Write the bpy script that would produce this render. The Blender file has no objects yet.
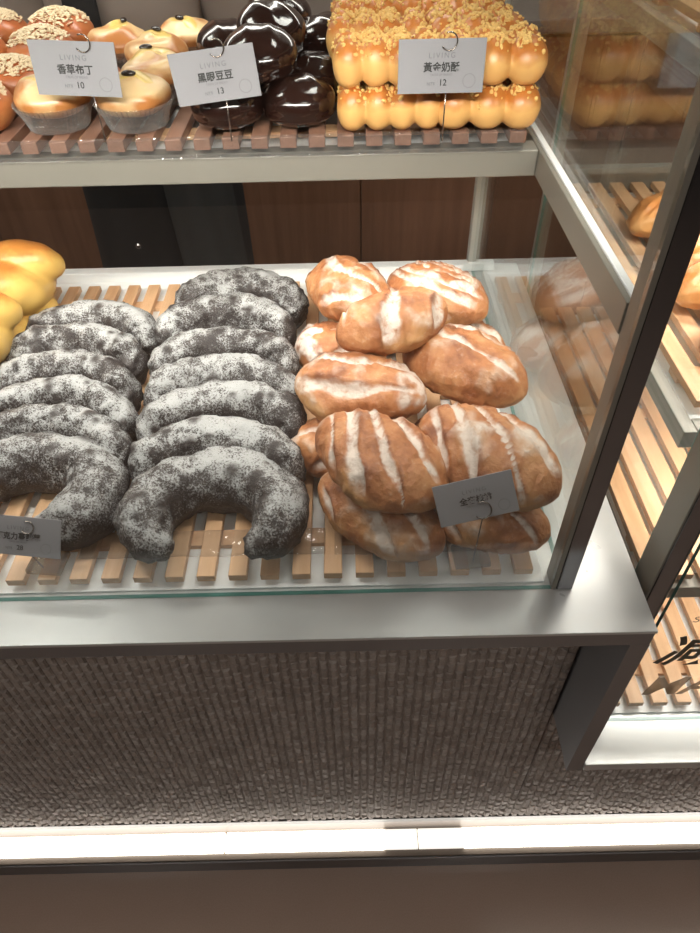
import bpy, bmesh, math, random
from mathutils import Vector, Matrix, noise
random.seed(7)
S = bpy.context.scene
COL = S.collection
PI = math.pi

# ------------------------------------------------------------------ helpers
def link(o, parent=None):
    COL.objects.link(o)
    if parent is not None:
        o.parent = parent
    return o

def tag(o, label=None, cat=None, group=None, kind=None):
    if label: o['label'] = label
    if cat: o['category'] = cat
    if group: o['group'] = group
    if kind: o['kind'] = kind
    return o

def thing(name, loc=(0, 0, 0), rz=0.0, label=None, cat=None, group=None, rot=None):
    o = bpy.data.objects.new(name, None)
    o.empty_display_size = 0.02
    link(o)
    o.location = loc
    o.rotation_euler = rot if rot else (0, 0, rz)
    return tag(o, label, cat, group)

def obj(name, bm, mats, parent=None, smooth=False, loc=None, rot=None):
    me = bpy.data.meshes.new(name)
    bm.to_mesh(me); bm.free()
    if not isinstance(mats, (list, tuple)): mats = [mats]
    for m in mats: me.materials.append(m)
    if smooth:
        for p in me.polygons: p.use_smooth = True
    o = bpy.data.objects.new(name, me)
    link(o, parent)
    if loc: o.location = loc
    if rot: o.rotation_euler = rot
    return o

def baked(bm, mods):
    """run modifiers on a bmesh and hand back the resulting bmesh"""
    me = bpy.data.meshes.new('tmp'); bm.to_mesh(me); bm.free()
    o = bpy.data.objects.new('tmp', me); COL.objects.link(o)
    for typ, kw in mods:
        m = o.modifiers.new(typ, typ)
        for k, v in kw.items(): setattr(m, k, v)
    dg = bpy.context.evaluated_depsgraph_get()
    me2 = bpy.data.meshes.new_from_object(o.evaluated_get(dg))
    out = bmesh.new(); out.from_mesh(me2)
    bpy.data.objects.remove(o); bpy.data.meshes.remove(me); bpy.data.meshes.remove(me2)
    return out

def bx(bm, x0, x1, y0, y1, z0, z1, bev=0.0, mi=0):
    t = bmesh.new()
    bmesh.ops.create_cube(t, size=1.0)
    bmesh.ops.scale(t, vec=(x1 - x0, y1 - y0, z1 - z0), verts=t.verts)
    bmesh.ops.translate(t, vec=((x0 + x1) / 2, (y0 + y1) / 2, (z0 + z1) / 2), verts=t.verts)
    if bev > 0:
        bmesh.ops.bevel(t, geom=t.edges[:], offset=bev, segments=2, profile=0.5, affect='EDGES')
    for f in t.faces: f.material_index = mi
    me = bpy.data.meshes.new('b'); t.to_mesh(me); t.free()
    bm.from_mesh(me); bpy.data.meshes.remove(me)
    return bm

def box(x0, x1, y0, y1, z0, z1, bev=0.0):
    return bx(bmesh.new(), x0, x1, y0, y1, z0, z1, bev)

def sweep(bm, pts, radii, seg=16, caps=True, squash=(1, 1)):
    """tube through pts; radii per point; squash scales (side, up)"""
    n = len(pts); rings = []
    for i, p in enumerate(pts):
        a = pts[max(i - 1, 0)]; b = pts[min(i + 1, n - 1)]
        t = (Vector(b) - Vector(a)).normalized()
        up = Vector((0, 0, 1))
        if abs(t.z) > 0.95: up = Vector((0, 1, 0))
        s = t.cross(up).normalized(); u = s.cross(t).normalized()
        r = radii[i] if hasattr(radii, '__len__') else radii
        rings.append([bm.verts.new(Vector(p) + s * math.cos(k * 2 * PI / seg) * r * squash[0] + u * math.sin(k * 2 * PI / seg) * r * squash[1]) for k in range(seg)])
    for i in range(n - 1):
        for k in range(seg):
            bm.faces.new((rings[i][k], rings[i][(k + 1) % seg], rings[i + 1][(k + 1) % seg], rings[i + 1][k]))
    if caps:
        bm.faces.new(list(reversed(rings[0]))); bm.faces.new(rings[-1])
    bmesh.ops.recalc_face_normals(bm, faces=bm.faces[:])
    return bm

def ellipsoid(bm, c, r, u=24, v=16):
    res = bmesh.ops.create_uvsphere(bm, u_segments=u, v_segments=v, radius=1.0,
                                    matrix=Matrix.Translation(c) @ Matrix.Diagonal((r[0], r[1], r[2], 1)))
    return res['verts']

def copy_tree(o, parent=None):
    c = o.copy(); COL.objects.link(c); c.parent = parent
    for ch in list(o.children): copy_tree(ch, c)
    return c

# ------------------------------------------------------------------ materials
def mat(name):
    m = bpy.data.materials.new(name); m.use_nodes = True
    nt = m.node_tree; b = nt.nodes['Principled BSDF']
    return m, nt, b, nt.nodes, nt.links

def N(nt, typ, **kw):
    n = nt.nodes.new(typ)
    for k, v in kw.items():
        if k in n.inputs: n.inputs[k].default_value = v
        else: setattr(n, k, v)
    return n

def simple(name, col, rough=0.5, metal=0.0, coat=0.0, spec=0.5, emit=None, estr=0):
    m, nt, b, nd, ln = mat(name)
    b.inputs['Base Color'].default_value = (*col, 1)
    b.inputs['Roughness'].default_value = rough
    b.inputs['Metallic'].default_value = metal
    b.inputs['Coat Weight'].default_value = coat
    b.inputs['Specular IOR Level'].default_value = spec
    if emit:
        b.inputs['Emission Color'].default_value = (*emit, 1)
        b.inputs['Emission Strength'].default_value = estr
    return m

def coords(nt, seed=True):
    tc = N(nt, 'ShaderNodeTexCoord')
    if not seed: return tc.outputs['Object']
    oi = N(nt, 'ShaderNodeObjectInfo')
    mu = N(nt, 'ShaderNodeMath', operation='MULTIPLY'); mu.inputs[1].default_value = 37.0
    nt.links.new(oi.outputs['Random'], mu.inputs[0])
    ad = N(nt, 'ShaderNodeVectorMath', operation='ADD')
    nt.links.new(tc.outputs['Object'], ad.inputs[0]); nt.links.new(mu.outputs[0], ad.inputs[1])
    return ad.outputs[0]

def noise_node(nt, vec, scale, detail=3, rough=0.5):
    n = N(nt, 'ShaderNodeTexNoise'); n.inputs['Scale'].default_value = scale
    n.inputs['Detail'].default_value = detail; n.inputs['Roughness'].default_value = rough
    nt.links.new(vec, n.inputs['Vector']); return n.outputs['Fac']

def ramp(nt, fac, stops):
    r = N(nt, 'ShaderNodeValToRGB')
    e = r.color_ramp.elements
    while len(e) < len(stops): e.new(0.5)
    for i, (p, c) in enumerate(stops):
        e[i].position = p; e[i].color = (*c, 1) if len(c) == 3 else c
    nt.links.new(fac, r.inputs['Fac']); return r.outputs['Color']

def mixc(nt, fac, a, b):
    m = N(nt, 'ShaderNodeMix', data_type='RGBA')
    if isinstance(fac, (int, float)): m.inputs[0].default_value = fac
    else: nt.links.new(fac, m.inputs[0])
    for s, v in ((6, a), (7, b)):
        if isinstance(v, tuple): m.inputs[s].default_value = (*v, 1)
        else: nt.links.new(v, m.inputs[s])
    return m.outputs[2]

def math_(nt, op, a, b=None, clamp=False):
    m = N(nt, 'ShaderNodeMath', operation=op); m.use_clamp = clamp
    for i, v in enumerate((a, b)):
        if v is None: continue
        if isinstance(v, (int, float)): m.inputs[i].default_value = v
        else: nt.links.new(v, m.inputs[i])
    return m.outputs[0]

def bump(nt, b, h, dist=0.001, strength=1.0):
    n = N(nt, 'ShaderNodeBump'); n.inputs['Distance'].default_value = dist; n.inputs['Strength'].default_value = strength
    nt.links.new(h, n.inputs['Height']); nt.links.new(n.outputs[0], b.inputs['Normal'])

def glass_mat(name, tint=(0.97, 0.985, 0.98), rough=0.0, wavy=0.0, f0=0.055, milky=0.0):
    m = bpy.data.materials.new(name); m.use_nodes = True
    nt = m.node_tree; nt.nodes.clear()
    out = N(nt, 'ShaderNodeOutputMaterial'); mx = N(nt, 'ShaderNodeMixShader')
    tr = N(nt, 'ShaderNodeBsdfTransparent'); tr.inputs[0].default_value = (*tint, 1)
    gl = N(nt, 'ShaderNodeBsdfGlossy'); gl.inputs['Roughness'].default_value = rough
    ge = N(nt, 'ShaderNodeNewGeometry'); dt = N(nt, 'ShaderNodeVectorMath', operation='DOT_PRODUCT')
    nt.links.new(ge.outputs['Incoming'], dt.inputs[0])
    if wavy:
        v = coords(nt); h = noise_node(nt, v, 60, 2)
        bp = N(nt, 'ShaderNodeBump'); bp.inputs['Distance'].default_value = wavy
        nt.links.new(h, bp.inputs['Height']); nt.links.new(bp.outputs[0], gl.inputs['Normal'])
        nt.links.new(bp.outputs[0], dt.inputs[1])
    else:
        nt.links.new(ge.outputs['Normal'], dt.inputs[1])
    c = math_(nt, 'ABSOLUTE', dt.outputs['Value'])
    c = math_(nt, 'SUBTRACT', 1.0, c, True); c = math_(nt, 'POWER', c, 5.0)
    c = math_(nt, 'MULTIPLY', c, 1 - f0); c = math_(nt, 'ADD', c, f0, True)
    nt.links.new(c, mx.inputs[0]); nt.links.new(tr.outputs[0], mx.inputs[1]); nt.links.new(gl.outputs[0], mx.inputs[2])
    last = mx.outputs[0]
    if milky:
        df = N(nt, 'ShaderNodeBsdfDiffuse'); df.inputs[0].default_value = (0.8, 0.8, 0.8, 1)
        m2 = N(nt, 'ShaderNodeMixShader'); m2.inputs[0].default_value = milky
        nt.links.new(last, m2.inputs[1]); nt.links.new(df.outputs[0], m2.inputs[2]); last = m2.outputs[0]
    nt.links.new(last, out.inputs[0])
    return m

def wood(name, c1, c2, axis=(40, 2, 40), rough=0.5, seams=None):
    m, nt, b, nd, ln = mat(name)
    v = N(nt, 'ShaderNodeTexCoord').outputs['Object']
    mp = N(nt, 'ShaderNodeMapping'); mp.inputs['Scale'].default_value = axis; ln.new(v, mp.inputs[0])
    n = noise_node(nt, mp.outputs[0], 2.0, 5, 0.65)
    n2 = noise_node(nt, mp.outputs[0], 0.35, 2, 0.5)
    s = math_(nt, 'ADD', math_(nt, 'MULTIPLY', n, 0.55), math_(nt, 'MULTIPLY', n2, 0.5))
    c = ramp(nt, s, [(0.33, c1), (0.68, c2)])
    ln.new(c, b.inputs['Base Color']); b.inputs['Roughness'].default_value = rough
    bump(nt, b, n, 0.0006)
    return m

M = {}
def metal(name, col, rough, met=1.0):
    m, nt, b, nd, ln = mat(name)
    v = N(nt, 'ShaderNodeTexCoord').outputs['Object']
    n = noise_node(nt, v, 14, 3)
    ln.new(ramp(nt, n, [(0.3, tuple(x * 0.93 for x in col)), (0.7, col)]), b.inputs['Base Color'])
    b.inputs['Metallic'].default_value = met
    ln.new(math_(nt, 'ADD', math_(nt, 'MULTIPLY', n, 0.08), rough), b.inputs['Roughness'])
    return m
M['lip'] = simple('dark_lip_metal', (0.05, 0.042, 0.034), 0.5)
M['brown_trim'] = simple('brown_plinth_trim', (0.16, 0.125, 0.10), 0.5)
M['ledge'] = metal('satin_steel_ledge', (0.58, 0.59, 0.58), 0.25, 0.25)
M['pale_post'] = metal('pale_post_paint', (0.56, 0.56, 0.52), 0.35, 0.1)
M['post'] = metal('satin_steel_post', (0.20, 0.20, 0.21), 0.14, 0.9)
M['frame'] = metal('pale_grey_frame_metal', (0.255, 0.24, 0.205), 0.40, 0.15)
M['dark_metal'] = metal('dark_cabinet_metal', (0.25, 0.25, 0.26), 0.35, 0.7)
M['white'] = simple('white_enamel', (0.86, 0.88, 0.88), 0.3)
M['glass'] = glass_mat('clear_pane')
M['glass_edge'] = simple('teal_pane_edge', (0.09, 0.24, 0.21), 0.15)
M['glass_edge_bright'] = simple('bright_teal_pane_edge', (0.13, 0.46, 0.42), 0.15)
M['plastic'] = glass_mat('clear_plastic', (0.96, 0.96, 0.96), 0.06, 0.004, 0.06, 0.02)
M['cup'] = glass_mat('clear_baking_cup', (0.93, 0.93, 0.92), 0.12, 0.003, 0.08, 0.05)
M['acrylic'] = glass_mat('brown_acrylic', (0.72, 0.62, 0.45), 0.05, 0.002, 0.06, 0.05)
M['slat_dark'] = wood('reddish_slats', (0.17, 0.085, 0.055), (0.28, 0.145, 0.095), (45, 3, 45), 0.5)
M['slat'] = wood('oak_slats', (0.52, 0.29, 0.145), (0.75, 0.48, 0.28), (45, 3, 45), 0.5)
M['panel'] = wood('walnut_veneer', (0.16, 0.078, 0.046), (0.27, 0.14, 0.086), (25, 25, 1.6), 0.45)
M['wall'] = simple('taupe_plaster', (0.30, 0.25, 0.22), 0.8)
M['ceil'] = simple('ceiling_paint', (0.35, 0.33, 0.31), 0.9)
M['led'] = simple('led_diffuser', (0.9, 0.9, 0.85), 0.4, emit=(1.0, 0.97, 0.88), estr=5)
M['led_dim'] = simple('led_diffuser_gap', (0.85, 0.83, 0.78), 0.4, emit=(1.0, 0.96, 0.87), estr=0.95)
M['tube'] = simple('lit_tube', (0.9, 0.9, 0.9), 0.4, emit=(1.0, 0.95, 0.88), estr=3.5)
M['card'] = simple('price_card', (0.25, 0.245, 0.26), 0.45)
M['ink'] = simple('black_print', (0.02, 0.02, 0.02), 0.6)
M['ink_grey'] = simple('grey_print', (0.14, 0.14, 0.15), 0.6)
M['wire'] = simple('clip_wire', (0.25, 0.22, 0.2), 0.25, 0.9)
M['letter'] = simple('bronze_letter_film', (0.045, 0.032, 0.012), 0.4)
M['letter_pale'] = simple('letter_and_shadow_film', (0.62, 0.52, 0.42), 0.5)

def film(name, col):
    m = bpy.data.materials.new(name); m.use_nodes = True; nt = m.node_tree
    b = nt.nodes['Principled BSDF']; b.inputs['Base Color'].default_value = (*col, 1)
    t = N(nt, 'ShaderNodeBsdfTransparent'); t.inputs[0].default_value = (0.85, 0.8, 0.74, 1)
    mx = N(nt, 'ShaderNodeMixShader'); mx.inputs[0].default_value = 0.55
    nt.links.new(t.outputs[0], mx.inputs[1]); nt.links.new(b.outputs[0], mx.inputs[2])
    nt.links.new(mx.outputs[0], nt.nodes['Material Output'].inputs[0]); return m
M['letter_pale'] = film('letter_and_shadow_film', (0.5, 0.42, 0.33))

def floor_mat():
    m, nt, b, nd, ln = mat('polished_brown_floor_tile')
    v = N(nt, 'ShaderNodeTexCoord').outputs['Object']
    n = noise_node(nt, v, 3, 4); n2 = noise_node(nt, v, 400, 1)
    f = math_(nt, 'ADD', math_(nt, 'MULTIPLY', n, 0.6), math_(nt, 'MULTIPLY', n2, 0.4))
    ln.new(ramp(nt, f, [(0.35, (0.42, 0.31, 0.255)), (0.65, (0.48, 0.36, 0.30))]), b.inputs['Base Color'])
    b.inputs['Roughness'].default_value = 0.12
    return m
M['floor'] = floor_mat()

def mosaic_mat():
    m, nt, b, nd, ln = mat('taupe_stick_mosaic')
    v = N(nt, 'ShaderNodeTexCoord').outputs['Object']
    n = noise_node(nt, v, 45, 2); n2 = noise_node(nt, v, 300, 2)
    f = math_(nt, 'ADD', math_(nt, 'MULTIPLY', n, 0.6), math_(nt, 'MULTIPLY', n2, 0.4))
    ln.new(ramp(nt, f, [(0.3, (0.235, 0.195, 0.172)), (0.7, (0.40, 0.345, 0.31))]), b.inputs['Base Color'])
    b.inputs['Roughness'].default_value = 0.8
    bump(nt, b, n2, 0.0006)
    return m
M['mosaic'] = mosaic_mat()

def crust_mat(name, dark, mid, light, flour=(0.80, 0.70, 0.62), dust=0.25, rough=0.55):
    m, nt, b, nd, ln = mat(name)
    v = coords(nt)
    n = noise_node(nt, v, 22, 4, 0.6); n2 = noise_node(nt, v, 260, 3, 0.6); n3 = noise_node(nt, v, 90, 3, 0.6)
    base = ramp(nt, math_(nt, 'ADD', math_(nt, 'MULTIPLY', n, 0.75), math_(nt, 'MULTIPLY', n3, 0.25)), [(0.34, dark), (0.5, mid), (0.68, light)])
    ta = N(nt, 'ShaderNodeAttribute'); ta.attribute_name = 'tan'
    base = mixc(nt, math_(nt, 'MULTIPLY', ta.outputs['Fac'], 0.75), base, (0.56, 0.32, 0.135))
    bu = N(nt, 'ShaderNodeAttribute'); bu.attribute_name = 'burnt'
    base = mixc(nt, bu.outputs['Fac'], base, (0.15, 0.040, 0.013))
    at = N(nt, 'ShaderNodeAttribute'); at.attribute_name = 'flour'
    f = math_(nt, 'MULTIPLY', math_(nt, 'MULTIPLY', math_(nt, 'SUBTRACT', at.outputs['Fac'], 0.25, True), 1.6), math_(nt, 'ADD', math_(nt, 'MULTIPLY', n3, 3.2), -0.7), True)
    d = math_(nt, 'MULTIPLY', math_(nt, 'SUBTRACT', n3, 0.5, True), 4 * dust)
    sp = math_(nt, 'MULTIPLY', math_(nt, 'GREATER_THAN', n2, 0.56), d)
    f = math_(nt, 'MULTIPLY', math_(nt, 'ADD', f, sp, True), 0.93, True)
    ln.new(mixc(nt, f, base, flour), b.inputs['Base Color'])
    b.inputs['Roughness'].default_value = rough
    bump(nt, b, math_(nt, 'ADD', math_(nt, 'MULTIPLY', n3, 1.0), math_(nt, 'MULTIPLY', n2, 0.3)), 0.0025)
    return m
M['walnut'] = crust_mat('floured_country_crust', (0.20, 0.064, 0.024), (0.40, 0.155, 0.058), (0.56, 0.28, 0.125), flour=(0.66, 0.57, 0.50))

def choc_mat():
    m, nt, b, nd, ln = mat('floured_chocolate_crust')
    v = coords(nt)
    big = noise_node(nt, v, 17, 3, 0.6); fine = noise_node(nt, v, 430, 2, 0.9); mid = noise_node(nt, v, 75, 3, 0.6)
    ge = N(nt, 'ShaderNodeNewGeometry'); sx = N(nt, 'ShaderNodeSeparateXYZ'); ln.new(ge.outputs['Normal'], sx.inputs[0])
    up = math_(nt, 'ADD', math_(nt, 'MULTIPLY', sx.outputs['Z'], 0.55), 0.42, True)
    cov = math_(nt, 'ADD', math_(nt, 'MULTIPLY', big, 1.3), math_(nt, 'MULTIPLY', mid, 0.9))
    cov = math_(nt, 'MULTIPLY', math_(nt, 'SUBTRACT', cov, 0.61, True), up)
    th = math_(nt, 'SUBTRACT', 0.66, math_(nt, 'MULTIPLY', cov, 0.62))
    spk = math_(nt, 'MULTIPLY', math_(nt, 'SUBTRACT', fine, th), 6.5, True)
    f = math_(nt, 'MULTIPLY', spk, math_(nt, 'MINIMUM', math_(nt, 'ADD', math_(nt, 'MULTIPLY', cov, 1.45), 0.14), 0.80), True)
    at = N(nt, 'ShaderNodeAttribute'); at.attribute_name = 'chip'
    f = math_(nt, 'MULTIPLY', f, math_(nt, 'SUBTRACT', 1.0, at.outputs['Fac'], True))
    base = mixc(nt, mid, (0.012, 0.009, 0.009), (0.032, 0.022, 0.020))
    ln.new(mixc(nt, f, base, (0.43, 0.435, 0.43)), b.inputs['Base Color'])
    b.inputs['Roughness'].default_value = 0.6
    bump(nt, b, math_(nt, 'ADD', mid, math_(nt, 'MULTIPLY', fine, 0.25)), 0.002)
    return m
M['choc'] = choc_mat()

def bun_mat(name, side, top, toplo=0.2, tophi=0.8, rough=0.4, zscale=1.0, coat=0.3):
    m, nt, b, nd, ln = mat(name)
    v = coords(nt); at = N(nt, 'ShaderNodeAttribute'); at.attribute_name = 'brown'
    n = noise_node(nt, v, 45, 3, 0.6)
    f = math_(nt, 'ADD', at.outputs['Fac'], math_(nt, 'MULTIPLY', math_(nt, 'SUBTRACT', n, 0.5), 0.9))
    mp = N(nt, 'ShaderNodeMapRange'); mp.inputs[1].default_value = toplo; mp.inputs[2].default_value = tophi
    ln.new(f, mp.inputs[0])
    ln.new(mixc(nt, mp.outputs[0], side, top), b.inputs['Base Color'])
    b.inputs['Roughness'].default_value = rough; b.inputs['Coat Weight'].default_value = coat
    b.inputs['Coat Roughness'].default_value = 0.25
    bump(nt, b, n, 0.0012)
    return m
M['golden'] = bun_mat('golden_milk_bun', (0.74, 0.42, 0.14), (0.50, 0.17, 0.030), 0.35, 0.8)
M['yellow'] = bun_mat('yellow_braid_crust', (0.72, 0.46, 0.12), (0.46, 0.18, 0.035), 0.4, 1.0)
M['danish'] = bun_mat('pudding_bun_crust', (0.70, 0.48, 0.24), (0.44, 0.17, 0.045), 0.25, 0.75)
M['almond'] = bun_mat('almond_bun_crust', (0.55, 0.22, 0.07), (0.42, 0.12, 0.035), 0.2, 0.8)
M['roll'] = bun_mat('crusty_roll', (0.70, 0.36, 0.13), (0.50, 0.19, 0.05), 0.2, 0.8)
M['glaze'] = simple('dark_chocolate_glaze', (0.018, 0.007, 0.005), 0.16, 0, 0.6)
M['crumb'] = simple('pale_crumble', (0.72, 0.47, 0.16), 0.7)
M['flake'] = simple('almond_flake', (0.68, 0.55, 0.36), 0.6)
M['custard'] = simple('yellow_custard', (0.66, 0.46, 0.13), 0.3, coat=0.3)
M['raisin'] = simple('dark_raisin', (0.02, 0.012, 0.008), 0.25, coat=0.4)
M['skin'] = simple('skin', (0.55, 0.33, 0.24), 0.5)
M['hair'] = simple('black_hair', (0.015, 0.012, 0.010), 0.4)
M['black_cloth'] = simple('black_cloth', (0.012, 0.012, 0.013), 0.8)
M['lit_cloth'] = simple('lit_fold_cloth', (0.030, 0.031, 0.031), 0.8)  # lighter copy of the black cloth, for the painted fold highlight
M['taupe_cloth'] = simple('taupe_shirt_cloth', (0.30, 0.25, 0.22), 0.85)
M['shoe'] = simple('black_leather', (0.015, 0.015, 0.015), 0.35)
M['button'] = simple('chrome_button', (0.7, 0.7, 0.7), 0.2, 1.0)

# ------------------------------------------------------------------ room
XL, XR, YF, YB, ZC = -2.6, 2.9, -2.6, 2.2, 2.8
def struct(name, bm, m):
    o = obj(name, bm, m); o['kind'] = 'structure'; return o
struct('floor', box(XL, XR, YF, YB, -0.05, 0.0), M['floor'])
struct('ceiling', box(XL, XR, YF, YB, ZC, ZC + 0.05), M['ceil'])
struct('wall_back', box(XL, XR, YB, YB + 0.06, 0, ZC), M['wall'])
struct('wall_left', box(XL - 0.06, XL, YF, YB, 0, ZC), M['wall'])
struct('wall_right', box(XR, XR + 0.06, YF, YB, 0, ZC), M['wall'])
struct('wall_front', box(XL, XR, YF - 0.06, YF, 0, ZC), simple('dark_shop_wall', (0.05, 0.045, 0.04), 0.8))

# back counter with veneered doors
bc = thing('back_counter', (0, 1.82, 0), 0, 'dark walnut-veneer counter running along the wall behind both display cases', 'counter')
obj('body', box(-2.3, 2.5, 0.022, 0.36, 0.08, 1.10), M['panel'], bc)
obj('toe_kick', box(-2.3, 2.5, 0.06, 0.34, 0.0, 0.08), M['dark_metal'], bc)
obj('worktop', box(-2.32, 2.52, -0.02, 0.37, 1.10, 1.13, 0.004), simple('taupe_worktop', (0.22, 0.18, 0.155), 0.4), bc)
seam = -0.292
k0 = -6
for k in range(k0, 8):
    xa = seam + 0.335 * k
    if xa < -2.3 or xa + 0.335 > 2.5: continue
    obj('door', box(xa + 0.0015, xa + 0.3335, 0.0, 0.02, 0.09, 1.09, 0.0015), M['panel'], bc)

# ------------------------------------------------------------------ mosaic cabinet fronts
def mosaic_bm(x0, x1, z0, z1, y, seed):
    rnd = random.Random(seed)
    bm = bx(bmesh.new(), x0, x1, y + 0.0012, y + 0.02, z0, z1)
    pw, ph = 0.0128, 0.022
    nx = int((x1 - x0) / pw); pw = (x1 - x0) / nx
    nz = int((z1 - z0) / ph) + 2
    for i in range(nx):
        cx = x0 + (i + 0.5) * pw
        off = rnd.uniform(0, 1) * ph
        for j in range(nz):
            a = z0 + (j - 1) * ph + off; b_ = a + ph
            a = max(a, z0 - 0.002); b_ = min(b_, z1)
            if b_ - a < 0.006: continue
            g = 0.0006; d = 0.0013 + rnd.uniform(0, 0.0016); tz = rnd.uniform(-0.0007, 0.0007); tx = rnd.uniform(-0.0006, 0.0006)
            xa, xb, za, zb = cx - pw / 2 + g, cx + pw / 2 - g, a + g, b_ - g
            back = [bm.verts.new((x, y + 0.005, z)) for x, z in ((xa, za), (xb, za), (xb, zb), (xa, zb))]
            e = 0.0028
            mid = [bm.verts.new((x, y + 0.0015 - d * 0.5, z)) for x, z in ((xa + e * .2, za + e * .3), (xb - e * .2, za + e * .3), (xb - e * .2, zb - e * .3), (xa + e * .2, zb - e * .3))]
            fr = [bm.verts.new((x, y - d + s * tx + t * tz, z)) for x, z, s, t in ((xa + e, za + e, -1, -1), (xb - e, za + e, 1, -1), (xb - e, zb - e, 1, 1), (xa + e, zb - e, -1, 1))]
            for q in range(4):
                bm.faces.new((back[q], back[(q + 1) % 4], mid[(q + 1) % 4], mid[q]))
                bm.faces.new((mid[q], mid[(q + 1) % 4], fr[(q + 1) % 4], fr[q]))
            bm.faces.new(fr)
    return bm

def pane(name, x0, x1, y0, y1, z0, z1, parent, thin, teal='xyz'):
    bm = box(x0, x1, y0, y1, z0, z1)
    bm.normal_update()
    ax = 'xyz'.index(thin)
    for f in bm.faces:
        k = max(range(3), key=lambda q: abs(f.normal[q]))
        f.material_index = 1 if (k != ax and 'xyz'[k] in teal) else 0
    return obj(name, bm, [M['glass'], M['glass_edge']], parent)

# ------------------------------------------------------------------ left display case
LX0, LX1 = -1.05, 0.308
ZL = 0.89
caseL = thing('display_case', (0, 0.75, 0), 0, 'bakery display case with chocolate crescents and walnut loaves on its lower tray', 'display case')
def P(name, bm, m, par=None, smooth=False):
    """part of the case whose geometry is given in world coordinates"""
    par = par or caseL
    bmesh.ops.translate(bm, vec=-Vector(par.location), verts=bm.verts)
    return obj(name, bm, m, par, smooth)
def PP(name, x0, x1, y0, y1, z0, z1, par, thin, teal='xyz'):
    o = pane(name, x0, x1, y0, y1, z0, z1, par, thin, teal)
    o.location = -Vector(par.location); return o

P('base_ledge', box(LX0, LX1, 0.37, 1.135, ZL - 0.0045, ZL, 0.0006), M['ledge'])
P('fascia', box(LX0, LX1 - 0.001, 0.3712, 0.386, ZL - 0.0270, ZL - 0.0050, 0.0004), M['dark_metal'])
P('mosaic_front', mosaic_bm(LX0, 0.286, 0.118, ZL - 0.006, 0.452, 3), M['mosaic'])
P('cabinet_body', box(LX0, 0.300, 0.474, 1.12, 0.10, ZL - 0.005), M['dark_metal'])
P('side_panel', box(0.288, 0.3065, 0.3875, 0.473, 0.535, ZL - 0.0275, 0), M['dark_metal'])
P('frame_leg', box(0.287, 0.3075, 0.3712, 0.387, 0.535, ZL - 0.0275, 0), M['dark_metal'])
# tray with rim
t = bx(bmesh.new(), LX0 + 0.02, 0.205, 0.433, 1.098, ZL + 0.0005, ZL + 0.003)
bx(t, LX0 + 0.02, 0.205, 1.092, 1.104, ZL + 0.0005, ZL + 0.020, 0.0015)
bx(t, 0.198, 0.205, 0.60, 1.098, ZL + 0.0005, ZL + 0.008, 0.001)
P('tray', t, M['white'])
P('rear_rim', box(LX0, 0.262, 1.106, 1.122, ZL + 0.0005, ZL + 0.016, 0.002), M['white'])
ZT = 1.49
PP('front_pane', LX0 + 0.03, 0.211, 0.4245, 0.4295, ZL + 0.0005, ZT - 0.03, caseL, 'y', 'z')
PP('side_pane', 0.2225, 0.2275, 0.447, 1.108, ZL + 0.0005, ZT - 0.03, caseL, 'x', 'z')
def post(x0, x1, y0, y1, z0, z1, par, m='post', groove=True):
    b = bx(bmesh.new(), x0, x1, y0, y1, z0, z1, 0.0015)
    P('post', b, M[m], par)
post(0.2160, 0.2335, 0.423, 0.4455, ZL + 0.0005, ZT - 0.03, caseL)
post(0.2155, 0.2345, 1.112, 1.130, ZL + 0.0005, ZT - 0.03, caseL, 'pale_post')
post(LX0 + 0.005, LX0 + 0.027, 0.423, 0.4455, ZL + 0.0005, ZT - 0.03, caseL)
post(LX0 + 0.005, LX0 + 0.027, 1.112, 1.130, ZL + 0.0005, ZT - 0.03, caseL, 'pale_post')
P('post_channel', box(0.2110, 0.2158, 0.4236, 0.4465, ZL + 0.0008, ZT - 0.032, 0.0005), M['frame'])
# upper shelf
ZS0, ZS1 = 1.197, 1.225
P('shelf_front_bar', box(LX0 + 0.028, 0.2090, 0.755, 0.785, ZS0, ZS1, 0.0015), M['frame'])
P('shelf_rail', box(0.2095, 0.2150, 0.447, 1.106, ZS0, ZS1, 0.0010), M['frame'])
P('shelf_rail', box(LX0 + 0.028, LX0 + 0.043, 0.447, 0.754, ZS0, ZS1, 0.0012), M['frame'])
P('rail_cap', box(0.2152, 0.2222, 0.447, 1.108, ZS0, ZS1 + 0.001, 0.001), M['white'])
P('shelf_plate', box(LX0 + 0.028, 0.196, 0.786, 1.106, 1.212, 1.222), M['white'])
P('top_rail', box(LX0, 0.238, 0.42, 0.45, ZT - 0.029, ZT, 0.0015), M['frame'])
P('top_rail', box(LX0, 0.238, 1.105, 1.135, ZT - 0.029, ZT, 0.0015), M['frame'])
P('top_rail', box(0.208, 0.238, 0.4505, 1.1045, ZT - 0.029, ZT, 0.0015), M['frame'])
PP('top_pane', LX0, 0.206, 0.452, 1.103, ZT - 0.008, ZT - 0.002, caseL, 'z')
P('light_tube', sweep(bmesh.new(), [(-1.0, 0.475, 1.452), (0.19, 0.475, 1.452)], 0.008, 12), M['tube'], smooth=True)
P('light_tube', sweep(bmesh.new(), [(-1.0, 1.085, 1.452), (0.19, 1.085, 1.452)], 0.008, 12), M['tube'], smooth=True)
P('light_tube', sweep(bmesh.new(), [(-1.0, 0.797, 1.204), (0.17, 0.797, 1.204)], 0.006, 12), M['tube'], smooth=True)

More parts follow.
